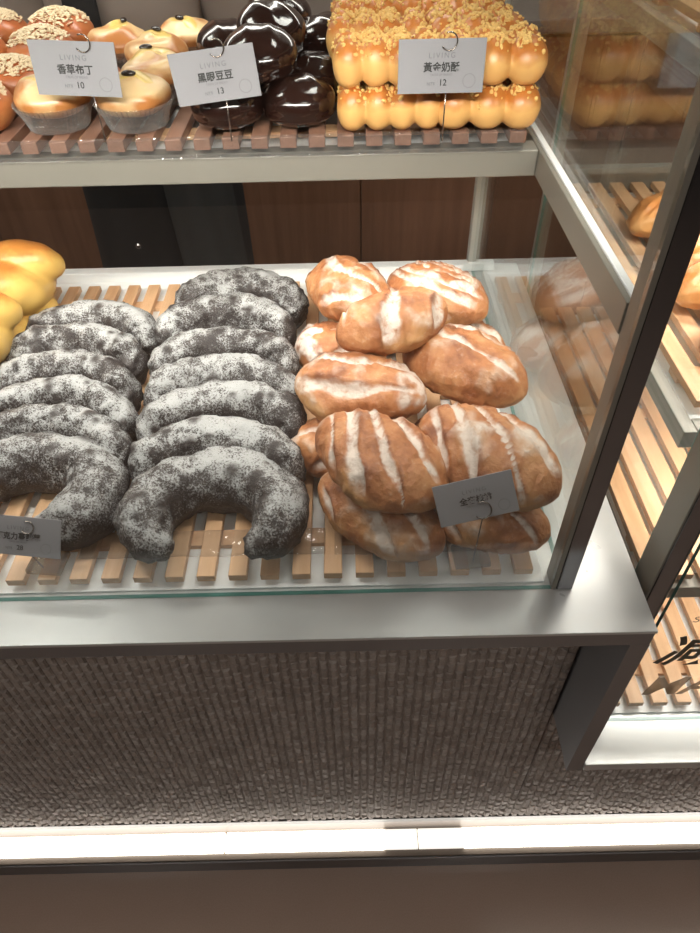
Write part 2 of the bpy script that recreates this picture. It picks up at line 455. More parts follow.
# ------------------------------------------------------------------ right display case
RX0, RX1 = 0.3095, 1.45
ZR = 0.555
caseR = thing('display_case', (0.9, 0.75, 0), 0, 'second display case at right edge, set lower, with bronze lettering on its glass', 'display case')
P('base_ledge', box(RX0, RX1, 0.37, 1.135, ZR - 0.018, ZR, 0.0012), M['ledge'], caseR)
P('mosaic_front', mosaic_bm(0.2875, RX1, 0.118, ZR - 0.0205, 0.452, 5), M['mosaic'], caseR)
P('cabinet_body', box(RX0, RX1, 0.474, 1.12, 0.10, ZR - 0.019), M['dark_metal'], caseR)
t = bx(bmesh.new(), RX0 + 0.012, RX1 - 0.03, 0.441, 1.105, ZR + 0.0005, ZR + 0.003)
P('tray', t, M['white'], caseR)
PP('front_pane', 0.354, RX1 - 0.04, 0.4305, 0.4355, ZR + 0.0005, ZT - 0.03, caseR, 'y')
PP('side_pane', 0.3285, 0.3335, 0.4765, 1.108, ZR + 0.0005, ZT - 0.03, caseR, 'x').data.materials[1] = M['glass_edge_bright']
P('post_channel', box(0.3285, 0.3308, 0.4385, 0.4760, ZR + 0.0008, ZT - 0.032, 0.0005), M['frame'], caseR)
post(0.331, 0.352, 0.437, 0.475, ZR + 0.0005, ZT - 0.03, caseR)
post(0.331, 0.349, 1.110, 1.130, ZR + 0.0005, ZT - 0.03, caseR, 'pale_post')
post(RX1 - 0.035, RX1 - 0.013, 0.437, 0.475, ZR + 0.0005, ZT - 0.03, caseR)
# low shelf / mid shelf / high shelf of the right case
for (z, yf) in ((0.80, 0.485), (1.030, 0.515), (1.322, 0.70)):
    P('shelf_front_bar', box(0.356, RX1 - 0.04, yf, yf + 0.022, z - 0.022, z, 0.0012), M['frame'], caseR)
    P('shelf_rail', box(0.341, 0.3555, yf, 1.106, z - 0.022, z, 0.0012), M['frame'], caseR)
    P('shelf_plate', box(0.357, RX1 - 0.04, yf + 0.023, 1.106, z - 0.012, z - 0.004), M['white'], caseR)
P('rear_bar', box(0.356, RX1 - 0.04, 1.107, 1.125, 1.03, 1.066, 0.001), M['frame'], caseR)
P('top_rail', box(0.32, RX1, 0.43, 0.46, ZT - 0.029, ZT, 0.0015), M['frame'], caseR)
P('top_rail', box(0.32, RX1, 1.105, 1.135, ZT - 0.029, ZT, 0.0015), M['frame'], caseR)
P('light_tube', sweep(bmesh.new(), [(0.38, 0.49, 1.452), (1.38, 0.49, 1.452)], 0.008, 12), M['tube'], caseR, True)
P('light_tube', sweep(bmesh.new(), [(0.38, 0.512, 1.000), (1.38, 0.552, 1.000)], 0.005, 12), M['tube'], caseR, True)
P('light_tube', sweep(bmesh.new(), [(0.38, 0.530, 0.776), (1.38, 0.530, 0.776)], 0.005, 12), M['tube'], caseR, True)

# ------------------------------------------------------------------ text
def text_bm(s, size, bold=0.0, depth=0.0003, shear=0.0, spacing=1.0):
    c = bpy.data.curves.new('t', 'FONT'); c.body = s; c.size = size; c.align_x = 'CENTER'; c.align_y = 'CENTER'
    c.extrude = depth; c.offset = bold; c.shear = shear; c.space_character = spacing
    o = bpy.data.objects.new('t', c); COL.objects.link(o)
    dg = bpy.context.evaluated_depsgraph_get()
    me = bpy.data.meshes.new_from_object(o.evaluated_get(dg))
    bm = bmesh.new(); bm.from_mesh(me)
    bpy.data.objects.remove(o); bpy.data.curves.remove(c); bpy.data.meshes.remove(me)
    return bm
RXM = Matrix.Rotation(PI / 2, 4, 'X')
def up(bm, x, y, z):
    bmesh.ops.transform(bm, matrix=Matrix.Translation((x, y, z)) @ RXM, verts=bm.verts); return bm
def merge(a, b):
    me = bpy.data.meshes.new('m'); b.to_mesh(me); b.free(); a.from_mesh(me); bpy.data.meshes.remove(me); return a
Y_G = 0.4298
P('lettering_and_shadow', up(text_bm('减脂', 0.075, 0.0012, 0.0002, 0.25), 0.446, Y_G, 0.742), M['letter'], caseR)
P('lettering_and_shadow', up(text_bm('MAKE', 0.064, 0.0014, 0.0002, 0.2), 0.462, Y_G, 0.655), M['letter_pale'], caseR)  # pale letters paint the shadow of the lettering on the slats
P('lettering_and_shadow', merge(up(text_bm('MEAL', 0.017, 0, 0.0002), 0.425, Y_G, 0.838), up(text_bm('SUGAR', 0.017, 0, 0.0002), 0.418, Y_G, 0.815)), M['letter_pale'], caseR)

# ------------------------------------------------------------------ slat racks
def slat_rack(x0, x1, y0, y1, z0, pitch, w, h, label, name='slat_rack', left=False, m='slat'):
    t = thing(name, ((x0 + x1) / 2, (y0 + y1) / 2, z0), 0, label, 'slatted rack', 'oak slatted racks in the display cases')
    bm = bmesh.new(); n = int((x1 - x0 - w) / pitch) + 1
    for i in range(n):
        xa = (x1 - w - i * pitch) if not left else x0 + i * pitch
        bx(bm, xa, xa + w, y0, y1, z0 + 0.0065, z0 + 0.0065 + h, 0.0008)
    P('slats', bm, M[m], t)
    for yy in (y0 + 0.05, (y0 + y1) / 2, y1 - 0.06):
        P('crossbar', box(x0 if left else x1 - w - (n - 1) * pitch, x1 if not left else x0 + (n - 1) * pitch + w, yy, yy + 0.022, z0, z0 + 0.0062), M['slat'], t)
    return t
RK = slat_rack(LX0 + 0.04, 0.192, 0.4375, 1.052, ZL + 0.0035, 0.0340, 0.0195, 0.0095, 'oak slatted rack under the chocolate crescents and walnut loaves')
ZB = ZL + 0.0035 + 0.0065 + 0.0095 + 0.0005      # bread level lower tray (0.910)
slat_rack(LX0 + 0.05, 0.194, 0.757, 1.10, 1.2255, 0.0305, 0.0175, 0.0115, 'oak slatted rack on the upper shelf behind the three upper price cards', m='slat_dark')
ZU = 1.2255 + 0.0185
slat_rack(0.3535, 1.40, 0.447, 1.08, ZR + 0.0035, 0.034, 0.021, 0.010, 'oak slatted rack on the bottom tray behind the bronze lettering', left=True)
slat_rack(0.3565, 1.40, 0.492, 1.10, 0.8005, 0.034, 0.024, 0.010, 'oak slatted rack on the low shelf of the right-hand case', left=True)
slat_rack(0.360, 1.40, 0.545, 1.10, 1.0305, 0.034, 0.020, 0.009, 'oak slatted rack carrying crusty rolls on middle shelf of right-hand case', left=True)
slat_rack(0.360, 1.40, 0.725, 1.10, 1.3225, 0.034, 0.020, 0.009, 'oak slatted rack on the top shelf of the right-hand case', left=True)

# ------------------------------------------------------------------ floor light strip
ls = thing('plinth_light', (0, 0.43, 0), 0, 'long white light strip glowing along the foot of the mosaic cabinet', 'light strip')
P('plinth', bx(box(-1.05, 1.45, 0.404, 0.473, 0.0, 0.052, 0.001), -1.05, 1.45, 0.452, 0.473, 0.052, 0.098), M['brown_trim'], ls)
P('trim_strip', box(-1.05, 1.45, 0.4005, 0.4036, 0.0, 0.050, 0.0005), M['dark_metal'], ls)
P('lip', box(-1.05, 1.45, 0.4505, 0.470, 0.0985, 0.115, 0.001), M['lip'], ls)
segs = [(-1.04, -0.262, 'led'), (-0.258, 0.048, 'led'), (0.0485, 0.112, 'led_dim'), (0.114, 0.200, 'led_dim'), (0.2005, 0.80, 'led'), (0.804, 1.44, 'led')]
for a, b_, mm in segs:
    P('diffuser', box(a, b_, 0.4150, 0.4500, 0.0525, 0.0600, 0.001), M[mm], ls)

# ------------------------------------------------------------------ breads
def fbm(p, s): return noise.noise(Vector(p) * s)

def loaf_bm(seed, a=0.082, b=0.052, h=0.040, slant=0.55, nstr=4, curve=0.25, blunt=0.0, shift=0.0, wid=1.0, patch=0.0, fan=0.0):
    """floured oval loaf: a = half length (x), b = half width (y), h = half height"""
    rnd = random.Random(seed)
    bm = bmesh.new(); L = bm.verts.layers.float.new('flour'); LT = bm.verts.layers.float.new('tan'); LD = bm.verts.layers.float.new('burnt')
    NU, NV = 88, 72
    o = Vector((rnd.uniform(0, 50), rnd.uniform(0, 50), rnd.uniform(0, 50)))
    K = 0.70 + 0.62 * abs(slant)
    ks = [(-K + 2 * K * i / (nstr - 1)) + shift + rnd.uniform(-0.06, 0.06) for i in range(nstr)]
    ws = [rnd.uniform(0.075, 0.12) * wid * math.sqrt(1 + (slant * b / a) ** 2) for _ in ks]
    rings = []
    for i in range(NU + 1):
        t = -1 + 2 * i / NU
        r = max(0.0, 1 - abs(t) ** (2.3 + blunt)) ** (0.62 - 0.1 * blunt)
        ring = []
        for j in range(NV):
            th = 2 * PI * j / NV
            c, s = math.cos(th), math.sin(th)
            y = b * r * c * (1 + 0.06 * math.sin(3 * t + o.x)); z = h * (r ** 0.85) * (s if s > 0 else s * 0.72)
            x = a * t
            v_ = y / b - slant * t - curve * (t * t - 0.3) * 1.0
            top = max(0.0, min(1.0, (s + 0.05) / 0.45))
            end = max(0.0, min(1.0, (0.93 - abs(t)) / 0.22))
            m = 0.0; ridge = 0.0
            for k, w0 in zip(ks, ws):
                wob = 0.09 * fbm((x * 1, k * 3, seed), 30)
                w = w0 * (0.78 + 1.1 * fbm((x, y, k * 5 + seed), 28))
                w = max(w, w0 * 0.25)
                d = (v_ - k * (1 + fan * t) + wob) / w
                m = max(m, math.exp(-d ** 4)); ridge = max(ridge, math.exp(-((d - 1.45) / 0.45) ** 2))
            m *= top * end; ridge *= top * end
            nrm = Vector((0, c / b, s / h)).normalized()
            n1 = fbm(Vector((x, y, z)) + o, 26); n2 = fbm(Vector((x, y, z)) + o, 75); n3 = fbm(Vector((x, y, z)) + o, 170)
            n4 = 1 - abs(fbm(Vector((x * 0.6, y * 1.5, z)) + o * 2, 60)) * 2
            disp = 0.0050 * n1 + 0.0026 * n2 + 0.0014 * n3 + 0.0012 * n4 - 0.0040 * m + 0.0026 * ridge
            p = Vector((x, y, z)) + nrm * disp * (0.3 + 0.7 * r)
            p.z = max(p.z, -h * 0.66)
            vv = bm.verts.new(p)
            pt = max(0.0, min(1.0, (abs(patch) - 1 + (t if patch > 0 else -t)) * 3)) * (0.6 + n2) if patch else 0.0
            vv[LT] = max(0.0, min(1.0, 0.42 - s * 0.75 + n1 * 1.3)); vv[LD] = max(0.0, min(1.0, ridge * 0.8 * (0.6 + n2 * 1.5)))
            vv[L] = min(1.0, m * 1.15 + pt * top + max(0, n1 + 0.12 + n2 * 0.6) * top * 0.75)
            ring.append(vv)
        rings.append(ring)
    for i in range(NU):
        for j in range(NV):
            bm.faces.new((rings[i][j], rings[i][(j + 1) % NV], rings[i + 1][(j + 1) % NV], rings[i + 1][j]))
    bmesh.ops.remove_doubles(bm, verts=bm.verts[:], dist=1e-5)
    bmesh.ops.recalc_face_normals(bm, faces=bm.faces[:])
    return bm

loaves = [
 # x, y, z, yaw, pitch, roll, a, b, h, slant, stripes, curve, extra, label
 (0.030, 0.492, 0.940, -36, 4, 0, .080, .044, .038, -1.0, 4, .25, {}, 'floured walnut loaf at front left, squashed under another scored loaf'),
 (0.143, 0.486, 0.938, -22, 0, 0, .072, .043, .036, -0.7, 3, .15, {}, 'floured walnut loaf under the price card in the front right corner'),
 (-0.014, 0.598, 0.938, -15, 0, 0, .062, .045, .036, 0.3, 3, .2, {}, 'walnut loaf mostly hidden under the middle-left loaf of the stack'),
 (0.140, 0.600, 0.940, -30, 0, 0, .070, .044, .037, 0.3, 3, .2, {}, 'walnut loaf buried between the two right-hand upper loaves'),
 (0.035, 0.712, 0.938, -5, 0, 0, .060, .042, .036, 0.3, 3, .2, {}, 'walnut loaf buried in the middle of the stack'),
 (0.152, 0.808, 0.942, -38, 0, 0, .078, .048, .038, -0.15, 4, .2, {}, 'striped walnut loaf squeezed beneath the rear right loaf'),
 (-0.028, 0.800, 0.942, 10, 0, 0, .048, .045, .037, 0.2, 3, .2, dict(patch=-0.9), 'small pale-ended walnut loaf beside the chocolate crescents'),
 (0.030, 0.878, 0.942, -60, 0, 0, .066, .048, .038, 0.2, 3, .2, {}, 'walnut loaf under the topmost rear left loaf'),
 (0.031, 0.512, 1.001, -38, 6, -4, .080, .055, .041, -1.15, 5, .35, dict(fan=.25), 'large wheat-scored walnut loaf left of the lower-right price card'),
 (0.144, 0.516, 1.001, -38, 6, -2, .083, .055, .042, -1.1, 5, .35, dict(fan=.25), 'large scored walnut loaf directly above the lower-right price card'),
 (0.013, 0.640, 0.994, -12, 2, 4, .080, .048, .040, 0.15, 3, .55, dict(shift=.35, wid=1.3, patch=.55), 'brown walnut loaf with a floured end in the middle of the left stack'),
 (0.142, 0.680, 0.994, -34, 4, 0, .083, .053, .044, -0.10, 3, .10, dict(shift=.62, wid=.8), 'smooth-sided brown walnut loaf lying against the right end of the stack'),
 (0.000, 0.864, 0.998, -65, 0, 0, .070, .055, .040, 0.3, 3, 1.0, dict(wid=1.3), 'round-topped walnut loaf in the rear left of the stack'),
 (0.124, 0.838, 1.000, -36, 0, 0, .078, .053, .040, -0.10, 6, .5, dict(wid=.8), 'walnut loaf with many curved flour lines at the rear right'),
 (0.054, 0.708, 1.043, 24, -2, 0, .074, .045, .038, 2.6, 3, .0, dict(wid=1.8), 'topmost walnut loaf, lying crosswise over the rear of the stack'),
]
for i, (x, y, z, yaw, pit, rol, a, b_, h, sl, ns, cv, ex, lab) in enumerate(loaves):
    o = obj('walnut_loaf', loaf_bm(100 + i, a, b_, h, sl, ns, cv, **ex), M['walnut'], None, True, (x, y, z), (math.radians(rol), math.radians(pit), math.radians(yaw)))
    tag(o, lab, 'bread', 'floured walnut loaves')

def crescent_bm(seed, rx, ry, a0, a1, r, squash=(0.95, 1.0), lift=0.0):
    rnd = random.Random(seed); o = Vector((rnd.uniform(0, 90), rnd.uniform(0, 90), 3))
    bm = bmesh.new(); n, seg = 80, 40
    L = bm.verts.layers.float.new('chip')
    pts, rad = [], []
    for i in range(n + 1):
        t = i / n; ph = math.radians(a0 + (a1 - a0) * t)
        wob = 1 + 0.05 * math.sin(5 * t + seed)
        pts.append(Vector((rx * math.cos(ph) * wob, ry * math.sin(ph) * wob, 0)))
        e = min(t, 1 - t) * 2
        rad.append(r * min(1, (0.30 + 0.75 * math.sin(min(1, e * 2.6 + 0.02) * PI / 2))) * (0.86 + 0.14 * math.sin(e * PI / 2)) if e > 0.02 else r * 0.12)
    sweep(bm, pts, rad, seg, True, squash)
    L = bm.verts.layers.float.get('chip')
    chips = []
    for _ in range(26):
        v = rnd.choice(bm.verts[:]) if False else None
    bm.verts.ensure_lookup_table()
    for _ in range(46):
        chips.append((bm.verts[rnd.randrange(len(bm.verts))].co.copy(), rnd.uniform(0.003, 0.0065)))
    bm.normal_update()
    for v in bm.verts:
        p = v.co
        d = 0.0046 * fbm(p + o, 30) + 0.0026 * fbm(p + o, 80) + 0.0014 * fbm(p + o, 190) - 0.0022 * max(0, 1 - abs(fbm(Vector((p.x, p.y * 0.6, p.z * 2)) + o, 34)) * 9)
        c = 0.0
        for q, s in chips:
            dd = (p - q).length
            if dd < s * 1.6: c = max(c, 1 - max(0, dd - s * 0.7) / (s * 0.9))
        c = min(1, c)
        v[L] = c
        v.co = p + v.normal * (d + 0.0016 * c)
    for v in bm.verts: v.co.z = max(v.co.z, -r * 0.86 * squash[1])
    return bm

RZ = ZB + 0.86 * 0.033
chocs = [
 # x, y(spine centre), rx, ry, a0, a1, r, squash, yaw, label
 (-0.150, 0.489, .072, .056, -58, 234, .0350, (.98, 1.08), 2, 'front horseshoe-shaped chocolate crescent of the right column, both tips curled in'),
 (-0.160, 0.546, .082, .052, -14, 190, .0330, (.86, 1.26), -3, 'chocolate crescent directly behind the front one, right column'),
 (-0.158, 0.612, .082, .052, -14, 190, .0345, (.86, 1.26), 3, 'third chocolate crescent from the front in the right column'),
 (-0.164, 0.678, .080, .050, -12, 190, .0335, (.86, 1.26), -2, 'middle chocolate crescent of the right column, fourth from the front'),
 (-0.166, 0.742, .080, .050, -12, 190, .0335, (.86, 1.26), 2, 'chocolate crescent of the right column, third from its rear end'),
 (-0.170, 0.816, .078, .052, -12, 192, .0350, (.90, 1.26), 0, 'chocolate crescent second from the rear in the right column'),
 (-0.160, 0.894, .076, .052, -12, 192, .0350, (.95, 1.20), -3, 'rearmost chocolate crescent of the right column, by the white back rim'),
 (-0.360, 0.531, .074, .052, -72, 200, .0350, (.98, 1.08), -10, 'front chocolate crescent of the left column, beside the lower-left price card'),
 (-0.360, 0.586, .078, .048, -14, 190, .0300, (.86, 1.34), -8, 'second chocolate crescent from the front in the left column'),
 (-0.364, 0.644, .076, .048, -14, 190, .0305, (.86, 1.34), -6, 'third chocolate crescent from the front in the left column'),
 (-0.370, 0.702, .076, .046, -14, 190, .0305, (.86, 1.34), -4, 'chocolate crescent third from the rear in the left column'),
 (-0.372, 0.762, .078, .046, -14, 190, .0310, (.86, 1.34), -4, 'chocolate crescent second from the rear in the left column'),
 (-0.366, 0.824, .078, .044, -14, 190, .0310, (.90, 1.30), -2, 'rearmost chocolate crescent of the left column, beside the yellow braids'),
]
for i, (x, y, rx, ry, a0, a1, r, sq, yaw, lab) in enumerate(chocs):
    o = obj('chocolate_crescent', crescent_bm(200 + i, rx, ry, a0, a1, r, sq), M['choc'], None, True, (x, y, ZB + 0.86 * r * sq[1] + 0.0005), (0, 0, math.radians(yaw)))
    tag(o, lab, 'bread', 'floured chocolate crescents')

def brown_attr(bm, fn):
    L = bm.verts.layers.float.get('brown') or bm.verts.layers.float.new('brown')
    for v in bm.verts: v[L] = fn(v.co, v.normal)

def braid_bm(seed, ln=0.085, r=0.036):
    rnd = random.Random(seed); bm = bmesh.new(); n = 46
    for s in (0, PI):
        pts, rad = [], []
        for i in range(n + 1):
            t = -1 + 2 * i / n; ph = t * 2.9 + s
            e = math.sqrt(max(0, 1 - t * t))
            pts.append(Vector((ln * t, r * 0.62 * math.cos(ph) * (0.3 + 0.7 * e), r * 0.50 * math.sin(ph) * (0.3 + 0.7 * e))))
            rad.append(max(0.004, r * (0.30 + 0.72 * e ** 0.8)))
        sweep(bm, pts, rad, 24)
    bm = baked(bm, [('REMESH', dict(mode='VOXEL', voxel_size=0.0028)), ('SMOOTH', dict(factor=0.5, iterations=3))])
    bm.normal_update()
    for v in bm.verts: v.co += v.normal * (0.0015 * fbm(v.co, 40 + seed))
    for v in bm.verts: v.co.z = max(v.co.z, -r * 1.0)
    brown_attr(bm, lambda c, nn: max(0, min(1, 0.25 + 0.45 * nn.z + 0.6 * (c.z / r - 0.4) + 0.3 * fbm(c, 30))))
    return bm
braid_bmA = braid_bm(1)
pm = None
braids = [(-0.585, 0.950, 0.948, 45, 'yellow braided loaf lying low at the rear left, under another braid'),
          (-0.515, 0.860, 0.948, 55, 'yellow braided loaf low beside the rear left chocolate crescents'),
          (-0.590, 0.755, 0.948, 55, 'yellow braided loaf on the rack at the left edge of the photo'),
          (-0.500, 0.892, 1.003, 50, 'plump yellow braided loaf on top, touching the rear rim of the tray'),
          (-0.512, 0.752, 1.003, 60, 'yellow braided loaf on top, nearer front at the left edge')]
for i, (x, y, z, yaw, lab) in enumerate(braids):
    if pm is None:
        o = obj('yellow_braided_loaf', braid_bmA, M['yellow'], None, True); pm = o
    else:
        o = pm.copy(); COL.objects.link(o)
    o.location = (x, y, z); o.rotation_euler = (0, 0, math.radians(yaw)); o.scale = (1.0, 1.0, 1.0)
    tag(o, lab, 'bread', 'yellow braided loaves')

# crumble pull-apart breads
def pull_bm(seed, nx=3, ny=2, lob=0.0355):
    rnd = random.Random(seed); bm = bmesh.new()
    for i in range(nx):
        for j in range(ny):
            cx = (i - (nx - 1) / 2) * lob * 0.92 + rnd.uniform(-.001, .001); cy = (j - (ny - 1) / 2) * lob * 1.0
            ellipsoid(bm, (cx, cy, 0.0215), (lob * 0.56, lob * 0.62, 0.0225))
            ellipsoid(bm, (cx, cy, 0.013), (lob * 0.50, lob * 0.56, 0.0135))
    bm = baked(bm, [('REMESH', dict(mode='VOXEL', voxel_size=0.0022)), ('SMOOTH', dict(factor=0.5, iterations=2))])
    bm.normal_update()
    brown_attr(bm, lambda c, nn: max(0, min(1, (c.z - 0.016) / 0.022 + 0.25 * fbm(c, 40))))
    return bm
def crumbs_bm(seed, hw, hd, zfn, n=300, s=(0.0012, 0.0032)):
    rnd = random.Random(seed); bm = bmesh.new(); k = 0
    while k < n:
        x, y = rnd.gauss(0, hw * 0.62), rnd.gauss(0, hd * 0.62)
        if abs(x) > hw or abs(y) > hd: continue
        r = rnd.uniform(*s); z = zfn(x, y)
        if z is None: k += 1; continue
        mm = Matrix.Translation((x, y, z + r * 0.3)) @ Matrix.Rotation(rnd.uniform(0, 6), 4, Vector((rnd.random(), rnd.random(), rnd.random() + .1)))
        bmesh.ops.create_icosphere(bm, subdivisions=1, radius=r, matrix=mm @ Matrix.Diagonal((1.2, 0.9, 0.7, 1)))
        k += 1
    return bm
def surf(bm_obj):
    from mathutils.bvhtree import BVHTree
    b = bmesh.new(); b.from_mesh(bm_obj.data); tr = BVHTree.FromBMesh(b); b.free()
    def f(x, y):
        h = tr.ray_cast(Vector((x, y, 0.3)), Vector((0, 0, -1)))
        if h[0] is None or h[0].z < 0.004: return None
        return h[0].z
    return f
def make_pull(nx, seed, lob):
    t = thing('crumble_bread', (0, 0, 0))
    o = obj('bun', pull_bm(seed, nx, 2, lob), M['golden'], t, True)
    c = obj('crumble', crumbs_bm(seed, nx * lob * 0.52, lob * 1.05, surf(o), 420), M['crumb'], o); c['kind'] = 'stuff'
    return t
pullA = make_pull(3, 11, 0.0375); pullB = make_pull(4, 12, 0.0290)
ZP = 0.0425
pulls = [('B', 0.050, 0.787, 0, 0, 'golden crumble bread, bottom front of the left pair of stacks'),
         ('A', 0.152, 0.789, 0, -4, 'golden crumble bread, bottom front of the right stack beside the shelf rail'),
         ('B', 0.046, 0.785, 1, 3, 'golden crumble bread behind and left of the upper-right price card'),
         ('A', 0.151, 0.787, 1, -3, 'golden crumble bread, upper front of the right stack'),
         ('B', 0.050, 0.884, 0, 2, 'golden crumble bread low in the second left stack'),
         ('A', 0.150, 0.880, 0, 2, 'golden crumble bread low in the second right stack'),
         ('B', 0.040, 0.873, 1, -2, 'golden crumble bread on top of the second left stack'),
         ('A', 0.146, 0.875, 1, 5, 'golden crumble bread on top of the second right stack'),
         ('B', 0.050, 0.970, 0, 0, 'golden crumble bread low in the rear left stack'),
         ('A', 0.148, 0.976, 0, 2, 'golden crumble bread low in the rear right stack'),
         ('B', 0.044, 0.968, 1, 3, 'golden crumble bread on top of the rear left stack at photo top'),
         ('A', 0.144, 0.972, 1, -4, 'golden crumble bread on top of the rear right stack at photo top')]
used = set()
for k, x, y, lv, yaw, lab in pulls:
    src = pullA if k == 'A' else pullB
    if k in used: t = copy_tree(src)
    else: t = src; used.add(k)
    t.location = (x, y, ZU + lv * ZP); t.rotation_euler = (0, 0, math.radians(yaw))
    tag(t, lab, 'bread', 'golden crumble breads on the upper shelf')

# chocolate glazed buns
def glazed_bm(seed, r=0.0385, h=0.024):
    bm = bmesh.new(); ellipsoid(bm, (0, 0, 0), (r, r, h), 48, 32)
    for v in bm.verts:
        c = v.co; rr = math.hypot(c.x, c.y) / r
        zz = c.z / h
        c.z = h * (abs(zz) ** 0.8) * (1 if zz > 0 else -0.85)
        k = 1 - 0.035 * math.exp(-((zz + 0.15) / 0.10) ** 2) + 0.02 * math.exp(-((zz + 0.42) / 0.15) ** 2)
        c.x *= k; c.y *= k
        if zz > 0: c.z += 0.0022 * math.exp(-((abs(c.x) - 0.012) / 0.004) ** 2) * (1 - rr)
        c += Vector((0, 0, 0.0012 * fbm(c + Vector((seed, 0, 0)), 45)))
        c.z = max(c.z, -h * 0.8)
    return bm
gz = None
glz = [(-0.124, 0.800, 0, 0, 0, 'glossy chocolate bun at the front, below the middle upper price card'),
       (-0.047, 0.803, 0, 0, 30, 'glossy chocolate bun at the front, right of the card stem'),
       (-0.086, 0.822, 1, 10, 10, 'glossy chocolate bun stacked above the front pair, beside the middle card'),
       (-0.125, 0.888, 0, 0, 60, 'glossy chocolate bun low in the second row behind the middle card'),
       (-0.033, 0.888, 0, 0, 80, 'glossy chocolate bun low in second row beside the crumble breads'),
       (-0.078, 0.898, 1.15, 14, 40, 'glossy chocolate bun at the top of the photo with long light streaks'),
       (-0.140, 0.975, 0.4, 8, 20, 'glossy chocolate bun peeking out behind the middle card at rear left'),
       (-0.020, 0.958, 0.6, -8, 50, 'glossy chocolate bun leaning at the rear right against the crumble breads'),
       (-0.075, 0.985, 1.1, 8, 70, 'rearmost glossy chocolate bun on top of the dark pile')]
for x, y, lv, tilt, yaw, lab in glz:
    if gz is None: o = gz = obj('chocolate_glazed_bun', glazed_bm(4), M['glaze'], None, True)
    else: o = gz.copy(); COL.objects.link(o)
    o.location = (x, y, ZU + 0.0195 + lv * 0.041); o.rotation_euler = (math.radians(tilt), 0, math.radians(yaw)); o.scale = (1.04, 1.04, 1.06)
    tag(o, lab, 'bun', 'glossy chocolate buns')

# pudding buns in clear cups
def pudding():
    t = thing('pudding_bun', (0, 0, 0))
    bm = bmesh.new(); ellipsoid(bm, (0, 0, 0), (0.040, 0.040, 0.021), 56, 36)
    for v in bm.verts:
        c = v.co; a = math.atan2(c.y, c.x); rr = math.hypot(c.x, c.y) / 0.04
        sp = math.sin(a * 1.0 + rr * 7.0)
        if c.z > 0: c.z += 0.0022 * sp * (1 - rr ** 4)
        c += Vector((c.x, c.y, 0)) * 0.03 * math.sin(a * 5)
        c.z = max(c.z, -0.014); c += c.normalized() * 0.0012 * fbm(c, 50)
    bm.normal_update()
    brown_attr(bm, lambda c, nn: max(0, min(1, 0.75 - 0.55 * max(0, nn.z) + 0.30 * math.sin(math.atan2(c.y, c.x) * 2 + math.hypot(c.x, c.y) / 0.04 * 7 + 1.5) + 0.5 * fbm(c, 40))))
    bmesh.ops.translate(bm, vec=(0, 0, 0.030), verts=bm.verts)
    b = obj('bun', bm, M['danish'], t, True)
    f = surf(b)
    bm = bmesh.new(); g = []                                     # thin custard patch on the crown
    for j in range(15):
        row = []
        for i in range(25):
            u, v = -1 + 2 * i / 24, -1 + 2 * j / 14
            q = math.sqrt(max(1e-6, u * u + v * v)); k = max(abs(u), abs(v)) / q
            x = u * k * 0.024 * (1 + 0.15 * math.sin(5 * u + 2)); y = -0.006 + v * k * 0.011 * (1 + 0.2 * math.sin(4 * v + 5 * u))
            row.append(bm.verts.new((x, y, (f(x, y) or 0.045) + 0.0013 * max(0, 1 - (u * k) ** 2 - (v * k) ** 2) ** 0.5)))
        g.append(row)
    for j in range(14):
        for i in range(24): bm.faces.new((g[j][i], g[j][i + 1], g[j + 1][i + 1], g[j + 1][i]))
    obj('custard', bm, M['custard'], b, True)
    for (x, y) in ((0.004, -0.012),):
        bm = bmesh.new(); ellipsoid(bm, (x, y, f(x, y) + 0.0020), (0.0078, 0.0040, 0.0032), 14, 10)
        obj('raisin', bm, M['raisin'], b, True)
    bm = bmesh.new(); seg = 96; rows = []                        # pleated clear cup
    for (zz, r0) in ((0.0003, 0.031), (0.012, 0.035), (0.026, 0.0425)):
        rows.append([bm.verts.new((math.cos(2 * PI * k / seg) * (r0 + (0.0013 if k % 2 else -0.0013)), math.sin(2 * PI * k / seg) * (r0 + (0.0013 if k % 2 else -0.0013)), zz)) for k in range(seg)])
    for a in range(2):
        for k in range(seg): bm.faces.new((rows[a][k], rows[a][(k + 1) % seg], rows[a + 1][(k + 1) % seg], rows[a + 1][k]))
    bm.faces.new(list(reversed(rows[0])))
    bm = baked(bm, [('SOLIDIFY', dict(thickness=0.0003))])
    obj('baking_cup', bm, M['cup'], t)
    return t
pu = pudding(); first = True
pud = [(-0.312, 0.806, 0, 0, 'custard bun in clear pleated cup, leftmost of the two at shelf front'),
       (-0.225, 0.804, 0, 0, 'custard bun in clear cup with one big raisin, at shelf front between two cards'),
       (-0.216, 0.886, 0, 200, 'custard bun in second row, just behind the raisin-topped front bun'),
       (-0.230, 0.968, 0, 150, 'custard bun in third row, seen between the two left price cards'),
       (-0.291, 1.028, 0, 90, 'custard bun rising right above the upper-left price card'),
       (-0.204, 1.050, 0, 320, 'rear custard bun, pale swirled top near the dark glazed buns')]
for x, y, dz, yaw, lab in pud:
    t = pu if first else copy_tree(pu); first = False
    t.location = (x, y, ZU + 0.0003 + dz * 0.0); t.rotation_euler = (0, 0, math.radians(yaw))
    if y > 0.85: t.scale = (0.98, 0.98, 1.0)
    tag(t, lab, 'bun', 'custard buns in clear cups')

